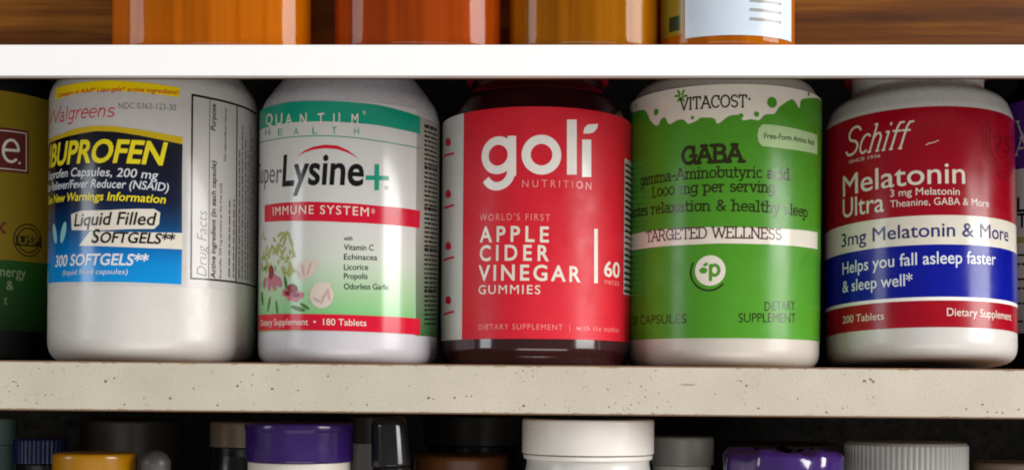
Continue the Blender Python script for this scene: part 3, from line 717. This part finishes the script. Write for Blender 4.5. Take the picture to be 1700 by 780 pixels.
# --- 3 gummies
b3, r3, c3 = bottle('pill_bottle', 732, 1045, FB, 'dark wine coloured gummies bottle with plain red wrapped label')
H3 = zz(c3, 184)
lathe('body', fillet([(0, 0.002), (r3 * 0.80, 0), (r3 * 0.955, 0), (r3 * 0.975, 0.0035), (r3, 0.006), (r3, H3), (r3 * 0.86, H3 + 0.010), (r3 * 0.70, H3 + 0.0145), (r3 * 0.70, H3 + 0.026), (0, H3 + 0.026)], [0, 0.001, 0.0015, 0.002, 0.003, 0.012, 0.010, 0.003, 0.001, 0], 10), M['wine_pet'], b3, sharp=60)
lathe('cap', fillet([(0, H3 + 0.0190), (r3 * 0.75, H3 + 0.0190), (r3 * 0.75, H3 + 0.039), (0, H3 + 0.039)], [0, 0.0006, 0.002, 0], 4), M['red_cap'], b3)
l3 = shell(c3, 'label', zz(c3, 562), zz(c3, 177), -75, 150, M['red_lab'], b3)
p = Print(c3, O1); zb3, zt3 = zz(c3, 562), zz(c3, 177)
u0, u1 = c3.uz(733, 380)[0] - 0.004, c3.uz(769, 380)[0]
p.poly([(u0, zb3), (u1, zb3), (u1, zt3), (u0, zt3)]); p.build('printed_panel', M['film_grey'], l3)
p = Print(c3, O2)
for y in (238, 324, 410, 500): p.px([(745 + 5 * math.cos(a * 0.6283), y + 9 * math.sin(a * 0.6283) * (0.55 if a < 5 else 1.0)) for a in range(10)]); p.px([(738, y + 20), (755, y + 15), (755, y + 18.5), (738, y + 24)])
p.build('printed_icons', M['crimson'], l3)
p = Print(c3, O1)
def ringpoly(px, py, r, w, a0=0, a1=360, n=36):
    u, z = c3.uz(px, py); rr, ww = c3.mm(r), c3.mm(w)
    return [Vector((u + rr * math.cos(R(a0 + (a1 - a0) * k / n)), z + rr * math.sin(R(a0 + (a1 - a0) * k / n)))) for k in range(n + 1)], ww
def butt(line, w):                                          # stroke with square ends as convex quads
    out = []
    for a, b in zip(line, line[1:]):
        d = b - a; n = Vector((-d.y, d.x)).normalized() * (w / 2); d = d.normalized() * (w * 0.04); out.append([a - n - d, b - n + d, b + n + d, a + n - d])
    return out
def rect(x0, y0, x1, y1): return [c3.uz(x0, y1), c3.uz(x1, y1), c3.uz(x1, y0), c3.uz(x0, y0)]
polys = []
q, w = ringpoly(827, 258, 24.5, 14); polys += butt(q, w)
polys.append(rect(843, 226, 857, 292))
q, w = ringpoly(826, 285, 24.5, 14, 8, -150, 20); polys += butt(q, w)
q, w = ringpoly(899, 257, 25.5, 15); polys += butt(q, w)
polys.append(rect(941, 199, 957, 290)); polys.append(rect(966, 232, 981, 294))
p.union(polys); p.px([(968, 222), (970, 212), (976, 207), (992, 206), (991, 213), (985, 220), (978, 222)])
p.build('lettering', M['pale'], l3)
p = Print(c3, O1)
text(p, 'APPLE', (797, 402), (911, 402), 25, 0.020, 0, 1.45); text(p, 'CIDER', (797, 433), (911, 433), 25, 0.020, 0, 1.45); text(p, 'VINEGAR', (795, 466), (963, 468), 25, 0.020, 0, 1.3); text(p, 'GUMMIES', (795, 488), (897, 488), 14.5, 0.004, 0, 1.2)
text(p, '60', (1002, 458), (1028, 461), 25, 0.02); p.px([(986, 380), (992, 380), (992, 470), (986, 470)]); p.build('lettering', M['cream'], l3)
p = Print(c3, O1)
text(p, 'NUTRITION', (867, 311), (981, 315), 12, 0.0, 0, 1.5); text(p, "WORLD'S FIRST", (797, 367), (913, 367), 11, -0.004, 0, 1.3); text(p, 'DIETARY SUPPLEMENT  |  with the mother', (795, 547), (1027, 552), 9, -0.006, 0, 1.2); text(p, 'PIECES', (1003, 471), (1027, 474), 6.5); p.build('lettering', M['pink'], l3)
p = Print(c3, O1); u0, u1 = c3.uz(1036, 300)[0], c3.uz(1041, 300)[0]; p.poly([(u0, zz(c3, 480)), (u1 + 0.02, zz(c3, 480)), (u1 + 0.02, zz(c3, 245)), (u0, zz(c3, 245))]); s3 = p.build('printed_panel', M['film'], l3)
p = Print(c3, O2)
for k in range(22):
    z = zz(c3, 476 - k * 10.4); p.poly([(u0 + 0.0006, z), (u1 + 0.012, z), (u1 + 0.012, z + 0.001), (u0 + 0.0006, z + 0.001)])
p.build_stuff('small_print', M['black'], l3)

# --- 4 GABA
b4, r4, c4 = bottle('pill_bottle', 1042, 1360, FB, 'white capsule bottle with green splash label and thin white band')
H4 = zz(c4, 143)
lathe('body', fillet([(0, 0.0008), (r4 * 0.55, 0), (r4, 0), (r4, H4), (r4 * 0.90, H4 + 0.006), (r4 * 0.66, H4 + 0.012), (r4 * 0.64, H4 + 0.020), (0, H4 + 0.020)], [0, 0.001, 0.0065, 0.006, 0.008, 0.004, 0.001, 0], 10), M['hdpe_warm'], b4)
lathe('cap', fillet([(0, H4 + 0.0155), (r4 * 0.72, H4 + 0.0155), (r4 * 0.72, H4 + 0.034), (0, H4 + 0.034)], [0, 0.0006, 0.002, 0], 4), M['white_cap'], b4, 160, ribs=80, ribdepth=0.0006, ribz=(H4 + 0.017, H4 + 0.032))
l4 = shell(c4, 'label', zz(c4, 562), zz(c4, 140), -165, 78, M['cream'], b4)
s4 = shell(c4, 'facts_label', zz(c4, 562), zz(c4, 150), 79, 150, M['maroon'], b4)
edge = [(35, 180), (60, 202), (100, 190), (130, 195), (150, 240), (185, 268), (205, 235), (225, 228), (245, 260), (290, 238), (320, 240), (340, 258), (385, 240), (400, 228), (465, 230), (485, 258), (540, 220), (590, 215), (610, 240), (650, 235), (690, 240), (720, 212), (765, 208), (790, 175), (840, 140), (862, 140), (890, 180), (897, 142), (930, 130), (985, 132)]
ed = [c4.uz(1030 + x / 3, 120 + y / 3) for x, y in edge]
sm = []
for i in range(len(ed) - 1):                                # round the drips
    p0_, p1_, p2_, p3_ = [Vector(ed[max(0, min(len(ed) - 1, i + k))]) for k in (-1, 0, 1, 2)]
    for s_ in (0, 0.25, 0.5, 0.75):
        q = 0.5 * ((2 * p1_) + (p2_ - p0_) * s_ + (2 * p0_ - 5 * p1_ + 4 * p2_ - p3_) * s_ ** 2 + (3 * p1_ - p0_ - 3 * p2_ + p3_) * s_ ** 3); sm.append((q.x, q.y))
sm.append(tuple(ed[-1])); ul, ur = -R(110) * r4, R(77.5) * r4
zbot = zz(c4, 561)
p = Print(c4, O1); p.poly([(ul, zbot), (ur, zbot), (ur, sm[-1][1]), ] + [q for q in reversed(sm) if q[0] < ur - 1e-4] + [(ul, sm[0][1])])
for (x, y, r_) in ((754, 152, 9), (677, 210, 4.5), (600, 218, 4), (180, 200, 5.5), (360, 228, 3), (935, 110, 3.5), (80, 165, 3)): p2_ = Print(c4, O2).disc(1030 + x / 3, 120 + y / 3, r_); p2_.build('printed_drop', M['green'], l4)
p.build('printed_panel', M['green'], l4)
p = Print(c4, O1)
for a in range(0, 360, 60):
    p2_ = Print(c4, O1 + 0.00001 * (a // 60)).disc(1131 + 6.5 * math.cos(R(a)), 160 - 6.5 * math.sin(R(a)), 5.5, 2.0, a); p2_.build('printed_emblem', M['green'], l4)
p = Print(c4, O2); p.px([(1043, 392), (1060, 387), (1100, 381), (1150, 378), (1197, 377), (1250, 378), (1300, 380), (1340, 383), (1356, 386), (1356, 414), (1340, 411), (1300, 407), (1250, 405), (1197, 404), (1150, 406), (1100, 409), (1060, 414), (1043, 419)]); p.build('printed_band', M['cream'], l4)
p = Print(c4, O2); p.px([(1257, 225), (1259, 214), (1265, 207), (1277, 207), (1310, 212), (1335, 218), (1356, 225), (1356, 257), (1335, 252), (1300, 247), (1265, 243), (1259, 236)]); p.build('printed_panel', M['ltgreen'], l4)
p = Print(c4, O3); text(p, 'Free-Form Amino Acid', (1268, 230), (1350, 242), 9, 0.01); p.build('lettering', M['dkgreen'], l4)
p = Print(c4, O2); p.disc(1179, 449, 25, n=32); p.build('printed_emblem', M['cream'], l4)
p = Print(c4, O2); q, w_ = [Vector(c4.uz(1177 + 30 * math.cos(R(a)), 452 - 30 * math.sin(R(a)))) for a in range(150, 330, 10)], c4.mm(3.0); p.stroke_uz([q], w_); p.build('printed_arc', M['dkgreen'], l4)
p = Print(c4, O3); slab(p, 'p', (1176, 457), (1196, 457), 25, w=0.20, serif=0); p.disc(1168, 449, 6.5, 5); p.build('printed_emblem', M['green'], l4)
p = Print(c4, O4); p.disc(1172, 439, 4, 2.5, 30); p.build('printed_emblem', M['green'], l4)
p = Print(c4, O2); slab(p, 'VITACOST', (1129, 184), (1240, 178), 19, w=0.14, serif=0.07); p.disc(1244, 165, 2); p.build('lettering', M['olive'], l4)
p = Print(c4, O2)
slab(p, 'GABA', (1132, 273), (1233, 268), 27, w=0.23, serif=0.13)
slab(p, 'gamma-Aminobutyric acid', (1064, 309), (1310, 299), 17.5, w=0.15, serif=0.11); slab(p, '1,000 mg per serving', (1082, 328), (1287, 320), 17.5, w=0.15, serif=0.11)
slab(p, 'promotes relaxation & healthy sleep', (1042, 367), (1340, 361), 17, w=0.155, serif=0.11)
text(p, '120 CAPSULES', (1049, 540), (1140, 536), 15, 0.0); text(p, 'DIETARY', (1269, 516), (1319, 514), 15, 0.0); text(p, 'SUPPLEMENT', (1226, 535), (1320, 535), 15, 0.0); p.build('lettering', M['olive'], l4)
p = Print(c4, O3); slab(p, 'TARGETED WELLNESS', (1074, 402), (1297, 398), 17.5, w=0.13, serif=0.09); p.build('lettering', M['maroon'], l4)
p = Print(c4, O1)
for k in range(60):
    z = zz(c4, 556 - k * 6.6); u_ = R(80) * r4; p.poly([(u_, z), (u_ + 0.008, z), (u_ + 0.008, z + 0.0008), (u_, z + 0.0008)])
p.build_stuff('small_print', M['cream'], s4)

# --- 5 melatonin, leaning back a little so its base shows
b5, r5, c5 = bottle('pill_bottle', 1371, 1690, FB, 'white melatonin tablet bottle with dark red and blue label, leaning back slightly', lean=R(3.6))
H5 = zz(c5, 177)
lathe('body', fillet([(0, 0.0015), (r5 * 0.55, 0), (r5, 0.0), (r5, H5 + 0.001), (r5 * 0.93, H5 + 0.0085), (r5 * 0.74, H5 + 0.0125), (r5 * 0.70, H5 + 0.0140), (r5 * 0.70, H5 + 0.026), (0, H5 + 0.026)], [0, 0.001, 0.0070, 0.010, 0.008, 0.003, 0.002, 0.001, 0], 10), M['hdpe'], b5, sharp=60)
lathe('cap', fillet([(r5 * 0.71, H5 + 0.0212), (r5 * 0.775, H5 + 0.0212), (r5 * 0.775, H5 + 0.040), (0, H5 + 0.040)], [0, 0.0006, 0.002, 0], 4), M['red_cap'], b5, 160, ribs=80, ribdepth=0.0006, ribz=(H5 + 0.023, H5 + 0.038))
l5 = shell(c5, 'label', zz(c5, 543), zz(c5, 178), -168, 168, M['red_dark'], b5)
um, uM = -R(165) * r5, R(165) * r5
def band5(y0, y1, mat, off, name='printed_band'):
    p = Print(c5, off); za, zb_ = zz(c5, y0), zz(c5, y1); p.poly([(um, zb_), (uM, zb_), (uM, za), (um, za)]); return p.build(name, mat, l5)
band5(358, 406, M['cream'], O1); band5(406, 499, M['pale'], O1 + 0.00003); band5(406.5, 493, M['blue'], O2)
p = Print(c5, O1)
SC = dict(w=0.095, shear=0.32, serif=0)
slab(p, 'S', (1401, 260), (1424, 256), 46, w=0.085, shear=0.32, serif=0); slab(p, 'chiff', (1424, 256), (1503, 246), 44, w=0.075, shear=0.32, serif=0.05)
text(p, 'Melatonin', (1400, 327), (1602, 305), 34, 0.006); text(p, 'Ultra', (1400, 362), (1468, 351), 31, 0.006)
text(p, 'SINCE 1936', (1410, 272), (1462, 261), 5); text(p, '3 mg Melatonin', (1478, 327), (1593, 324), 11.5, 0.006); text(p, 'Theanine, GABA & More', (1478, 345), (1641, 344), 11.5); text(p, '200 Tablets', (1400, 537), (1468, 530), 12); text(p, 'Dietary Supplement', (1572, 524), (1678, 532), 12.5)
p.strip([(1537, 241), (1543, 238), (1550, 237), (1558, 233)], 1.2)
p.build('lettering', M['cream'], l5)
p = Print(c5, O3); text(p, 'Helps you fall asleep faster', (1400, 456), (1652, 440), 19.5, 0.008); text(p, '& sleep well*', (1400, 486), (1515, 474), 19, 0.008); p.build('lettering', M['white_ink'], l5)
p = Print(c5, O2); text(p, '3mg Melatonin & More', (1398, 411), (1673, 401), 22, 0.008); p.build('lettering', M['navy'], l5)
p = Print(c5, O1)
for rr_ in (50, 42, 34, 22):
    q = [Vector(c5.uz(1664, 238)) + Vector((c5.mm(rr_) * math.cos(R(a)), c5.mm(rr_ * 1.15) * math.sin(R(a)))) for a in range(150, 400, 12)]; pp = Print(c5, O1 + rr_ * 1e-7); pp.stroke_uz([q], c5.mm(2)); pp.build('printed_seal', M['red_seal'], l5)
pp = Print(c5, O2); text(pp, '75', (1650, 252), (1676, 256), 26, 0.0); pp.build('printed_seal', M['red_seal'], l5)

# ------------------------------------------------------------------ second row behind
def simple_body(root, r, h, mat, neck=0.7):
    return lathe('body', fillet([(0, 0.0008), (r * 0.86, 0), (r, 0), (r, h), (r * neck, h + 0.010), (r * neck, h + 0.016), (0, h + 0.016)], [0, 0.001, 0.005, 0.008, 0.004, 0.001, 0], 6), mat, root, 72)
b6, r6, c6 = bottle('pill_bottle', -190, 104, 0.540, 'black bottle with mustard and green label behind the ibuprofen bottle')
H6 = zz(c6, 132, 40)
simple_body(b6, r6, H6, M['black_pet'])
lathe('cap', fillet([(0, H6 + 0.012), (r6 * 0.8, H6 + 0.012), (r6 * 0.8, H6 + 0.03), (0, H6 + 0.03)], [0, 0.001, 0.002, 0], 4), M['black_pet'], b6, 64)
zA, zB, zC = c6.uz(40, 157)[1], c6.uz(40, 434)[1], c6.uz(40, 550)[1]
l6 = shell(c6, 'label', zC, zA, -120, 120, M['mustard'], b6)
p = Print(c6, O1); p.poly([(-R(118) * r6, zC), (R(118) * r6, zC), (R(118) * r6, zB), (-R(118) * r6, zB)]); p.build('printed_panel', M['forest'], l6)
p = Print(c6, O1); p.px([(-90, 212), (-40, 210), (5, 212), (47, 218), (47, 289), (5, 285), (-40, 283), (-90, 284)]); p.build('printed_panel', M['brown_sq'], l6)
p = Print(c6, O2); p.strip([(-60, 216), (5, 217), (43, 222), (43, 284), (5, 280), (-60, 279)], 1.5); slab(p, 'e', (1, 268), (33, 270), 50, w=0.085, serif=0); p.disc(32, 271, 2); p.build('lettering', M['cream'], l6)
p = Print(c6, O1)
for r_ in (25, 19):
    u, z = c6.uz(47, 399); q = [Vector((u + c6.mm(r_) * math.cos(R(a)), z + c6.mm(r_) * math.sin(R(a)))) for a in range(0, 361, 12)]; p.stroke_uz([q], c6.mm(2.2))
p.px([(24, 392), (70, 393), (70, 409), (24, 408)]) if False else None
p.build('printed_seal', M['olive'], l6)
p = Print(c6, O2); p.px([(26, 391), (47, 392), (68, 394), (68, 410), (47, 409), (26, 408)]); p.build('printed_seal', M['olive'], l6)
p = Print(c6, O3); text(p, 'USP', (30, 405), (64, 407), 12, 0.02); p.build('lettering', M['mustard'], l6)
p = Print(c6, O1); slab(p, 'x', (-8, 386), (9, 386), 22, w=0.14, serif=0.08); p.build('lettering', M['brown_sq'], l6)
p = Print(c6, O2); text(p, 'Energy', None, (42, 461), 15, 0, 0, xs=0.85); text(p, '&', (10, 481), (22, 481), 14); text(p, 't', (6, 505), (12, 505), 14); p.build('lettering', M['lettergreen'], l6)

b7, r7, c7 = bottle('pill_bottle', 1655, 1905, 0.548, 'purple and white labelled bottle behind the melatonin bottle')
H7 = zz(c7, 160, 1690)
simple_body(b7, r7, H7, M['black_pet'])
lathe('cap', fillet([(0, H7 + 0.012), (r7 * 0.8, H7 + 0.012), (r7 * 0.8, H7 + 0.03), (0, H7 + 0.03)], [0, 0.001, 0.002, 0], 4), M['black_pet'], b7, 64)
zA, zB, zC = c7.uz(1692, 169)[1], c7.uz(1692, 281)[1], c7.uz(1692, 553)[1]
l7 = shell(c7, 'label', zC, zA, -120, 120, M['film_grey'], b7)
p = Print(c7, O1); ua = R(118) * r7; p.poly([(-ua, zB), (ua, zB), (ua, zA), (-ua, zA)]); p.build('printed_panel', M['purple_film'], l7)
p = Print(c7, O2); slab(p, 'V', (1688, 232), (1712, 228), 28, w=0.1, serif=0.1); slab(p, 'A', (1686, 258), (1710, 254), 26, w=0.1, serif=0.1); p.build('lettering', M['film_grey'], l7)
p = Print(c7, O1); text(p, 'L', (1689, 352), (1702, 351), 22, 0.02); text(p, 'TI', (1689, 378), (1712, 377), 22, 0.02)
p.build('lettering', M['black'], l7); p = Print(c7, O1)
for k, y in enumerate((425, 440, 465, 480, 505, 535)): dashes(p, (1690, y), (1730, y), 3, k)
p.build_stuff('small_print', M['black'], l7)
p = Print(c7, O1); p.px([(1686, 394), (1740, 392), (1740, 402), (1686, 404)]); p.build('printed_band', M['leaf'], l7)

# ------------------------------------------------------------------ capped bottles on the lower shelf
def capped(xl, xr, ytop, ycap, F, capmat, bodymat, label, ribs=0, neckr=0.92, round_=0.0012, step=False, cat='pill bottle', bodyw=1.0):
    x, y, r = fit(xl, xr, F); z0 = low_z(x)
    root = empty('capped_bottle', (x, y, z0), (0, SLOPE, 0)); tag(root, label, cat)
    zt_ = zpx(ytop, F) - z0; zc = zpx(ycap, F) - z0
    if ribs: lathe('cap', fillet([(0, zc), (r, zc), (r, zt_ - 0.0012), (r - 0.0012, zt_), (0, zt_)], [0, 0.0004, 0.0004, 0.0006, 0], 3), capmat, root, ribs * 4, ribs=ribs, ribdepth=0.0005, ribz=(zc - 1, zt_ - 0.0011))
    elif step: lathe('cap', fillet([(0, zc), (r * 0.985, zc), (r * 0.985, zt_ - 0.0032), (r, zt_ - 0.0030), (r, zt_), (0, zt_)], [0, 0.0004, 0.0003, 0.0003, round_, 0], 4), capmat, root, 96)
    else: lathe('cap', fillet([(0, zc), (r, zc), (r, zt_), (0, zt_)], [0, 0.0005, round_, 0], 5), capmat, root, 96)
    rb = r * bodyw
    lathe('body', fillet([(0, 0), (rb, 0), (rb, zc - 0.014), (r * neckr, zc - 0.004), (r * neckr, zc - 0.0002), (0, zc - 0.0002)], [0, 0.003, 0.008, 0.003, 0.0004, 0], 5), bodymat, root, 72)
    return root, r, zt_, zc
capped(402, 584, 703, 769, 0.489, M['purple_cap'], M['hdpe_warm'], 'white bottle with smooth purple cap under the lysine bottle', step=True, neckr=0.94)
rw, rr_, zt_, zc_ = capped(863, 1082, 697, 757, 0.489, M['white_cap'], M['hdpe'], 'glossy white cap bottle with ridge under the gummies bottle', neckr=0.93)
lathe('ridge', fillet([(rr_ * 0.90, zc_ - 0.0022), (rr_ * 0.975, zc_ - 0.0022), (rr_ * 0.985, zc_ - 0.0004), (rr_ * 0.90, zc_ - 0.0004)], [0, 0.0005, 0.0005, 0], 4), M['white_cap'], rw)
capped(1397, 1605, 737, 800, 0.500, M['grey_cap'], M['hdpe'], 'bottle with finely ribbed greyish white cap under the melatonin bottle', ribs=70)
capped(83, 225, 754, 800, 0.495, M['yellow_cap'], M['hdpe'], 'bottle with glossy yellow cap beside the grey rubber bulb', round_=0.0016)
rp, rr_, zt_, zc_ = capped(1205, 1393, 757, 800, 0.489, M['purple_cap'], M['hdpe'], 'bottle with shiny purple film wrapped cap beside the ribbed cap', round_=0.003)
V, F = [], []                                               # crumpled shrink film on that cap
n1, n2 = 64, 7
rnd = random.Random(11); ph = [rnd.uniform(0, 6.28) for _ in range(6)]
for j in range(n2):
    for k in range(n1):
        a = 2 * math.pi * k / n1; t = j / (n2 - 1)
        wv = 0.0009 * (math.sin(a * 5 + ph[0] + t * 2) + 0.7 * math.sin(a * 11 + ph[1] - t * 3) + 0.5 * math.sin(a * 17 + ph[2]))
        if j < 3: r_ = rr_ + 0.0012 + wv * 0.5; z_ = zc_ + (zt_ - zc_) * (j / 2.0) * 0.93
        else: f = (j - 3) / (n2 - 4); r_ = (rr_ - 0.0005) * (1 - 0.45 * f) + wv * 0.4; z_ = zt_ + 0.0010 + wv * 0.7 + 0.0006 * f
        V.append((r_ * math.sin(a), -r_ * math.cos(a), z_))
for j in range(n2 - 1):
    for k in range(n1): F.append((j * n1 + k, j * n1 + (k + 1) % n1, (j + 1) * n1 + (k + 1) % n1, (j + 1) * n1 + k))
M['purple_foil'] = plastic('purple_shrink_film', rgb(56, 30, 100), 0.16, 0.15, 0, 0, 0.6)
link_mesh('shrink_film', V, F, M['purple_foil'], rp, sharp=60)
capped(1075, 1182, 725, 773, 0.560, M['grey_cap'], M['hdpe'], 'bottle with plain grey white cap behind the glossy white cap', round_=0.0015)
capped(345, 460, 700, 743, 0.565, M['beige_cap'], M['black_pet'], 'dark bottle with beige cap behind the purple cap')
capped(130, 302, 698, 790, 0.610, M['dark_cap'], M['black_pet'], 'wide dark grey capped jar behind the yellow cap')
capped(18, 110, 726, 770, 0.575, M['blue_cap'], M['black_pet'], 'bottle with dark blue ribbed cap behind the yellow cap', ribs=34)
capped(-60, 26, 694, 738, 0.600, M['teal_cap'], M['teal_cap'], 'pale teal capped bottle behind the dark blue cap')
capped(684, 842, 757, 800, 0.530, M['brown_cap'], M['black_pet'], 'bottle with brown cap between black tube and glossy white cap', round_=0.002)
capped(1213, 1392, 738, 770, 0.600, M['dark_cap'], M['black_pet'], 'dark capped bottle behind the shiny purple cap')
capped(700, 862, 690, 740, 0.640, M['dark_cap'], M['black_pet'], 'dark bottle behind the brown cap')
capped(575, 640, 690, 735, 0.590, M['dark_cap'], M['grey_cap'], 'grey bottle with dark cap behind the black tube', neckr=0.9)
capped(1610, 1745, 769, 800, 0.530, M['beige_cap'], M['hdpe'], 'bottle with low beige cap beside the ribbed cap')
# black glossy tube with rounded top
x, y, r = fit(618, 682, 0.50); root = empty('squeeze_tube', (x + 0.004, y, low_z(x)), (0, SLOPE + R(-3.0), 0)); tag(root, 'glossy black tube with rounded top between purple and white caps', 'tube')
hh = zpx(691, 0.5) - low_z(x)
lathe('body', fillet([(0, 0), (r * 1.5, 0), (r * 1.15, hh * 0.75), (r, hh * 0.82), (r * 0.9, hh * 0.83)], [0, 0.001, 0.003, 0.001, 0], 5), M['glossblack'], root, 64)
lathe('cap', fillet([(r * 0.5, hh * 0.832), (r * 1.02, hh * 0.832), (r * 0.92, hh), (0, hh)], [0, 0.0006, 0.006, 0], 8), M['glossblack'], root, 64)
# dropper bottle with grey bulb
x, y, r = fit(229, 281, 0.50); root = empty('dropper_bottle', (x, y, low_z(x)), (0, SLOPE, 0)); tag(root, 'dropper bottle with grey rubber bulb beside the yellow cap', 'dropper bottle')
hh = zpx(748, 0.5) - low_z(x)
lathe('bulb', [(r * 0.9, hh - 0.030)] + [(r * math.cos(R(a)) if a > 0 else r * 0.97, hh - r + r * math.sin(R(a))) for a in range(0, 90, 10)] + [(0, hh)], M['grey_rubber'], root, 48)
lathe('collar', fillet([(0, hh - 0.046), (r * 1.5, hh - 0.046), (r * 1.5, hh - 0.0302), (0, hh - 0.0302)], [0, 0.0006, 0.001, 0], 4), M['black_pet'], root, 48)
lathe('body', fillet([(0, 0), (r * 2.0, 0), (r * 2.0, hh - 0.060), (r * 1.2, hh - 0.050), (r * 1.2, hh - 0.0462), (0, hh - 0.0462)], [0, 0.002, 0.006, 0.003, 0.0003, 0], 5), M['amber_red'], root, 48)
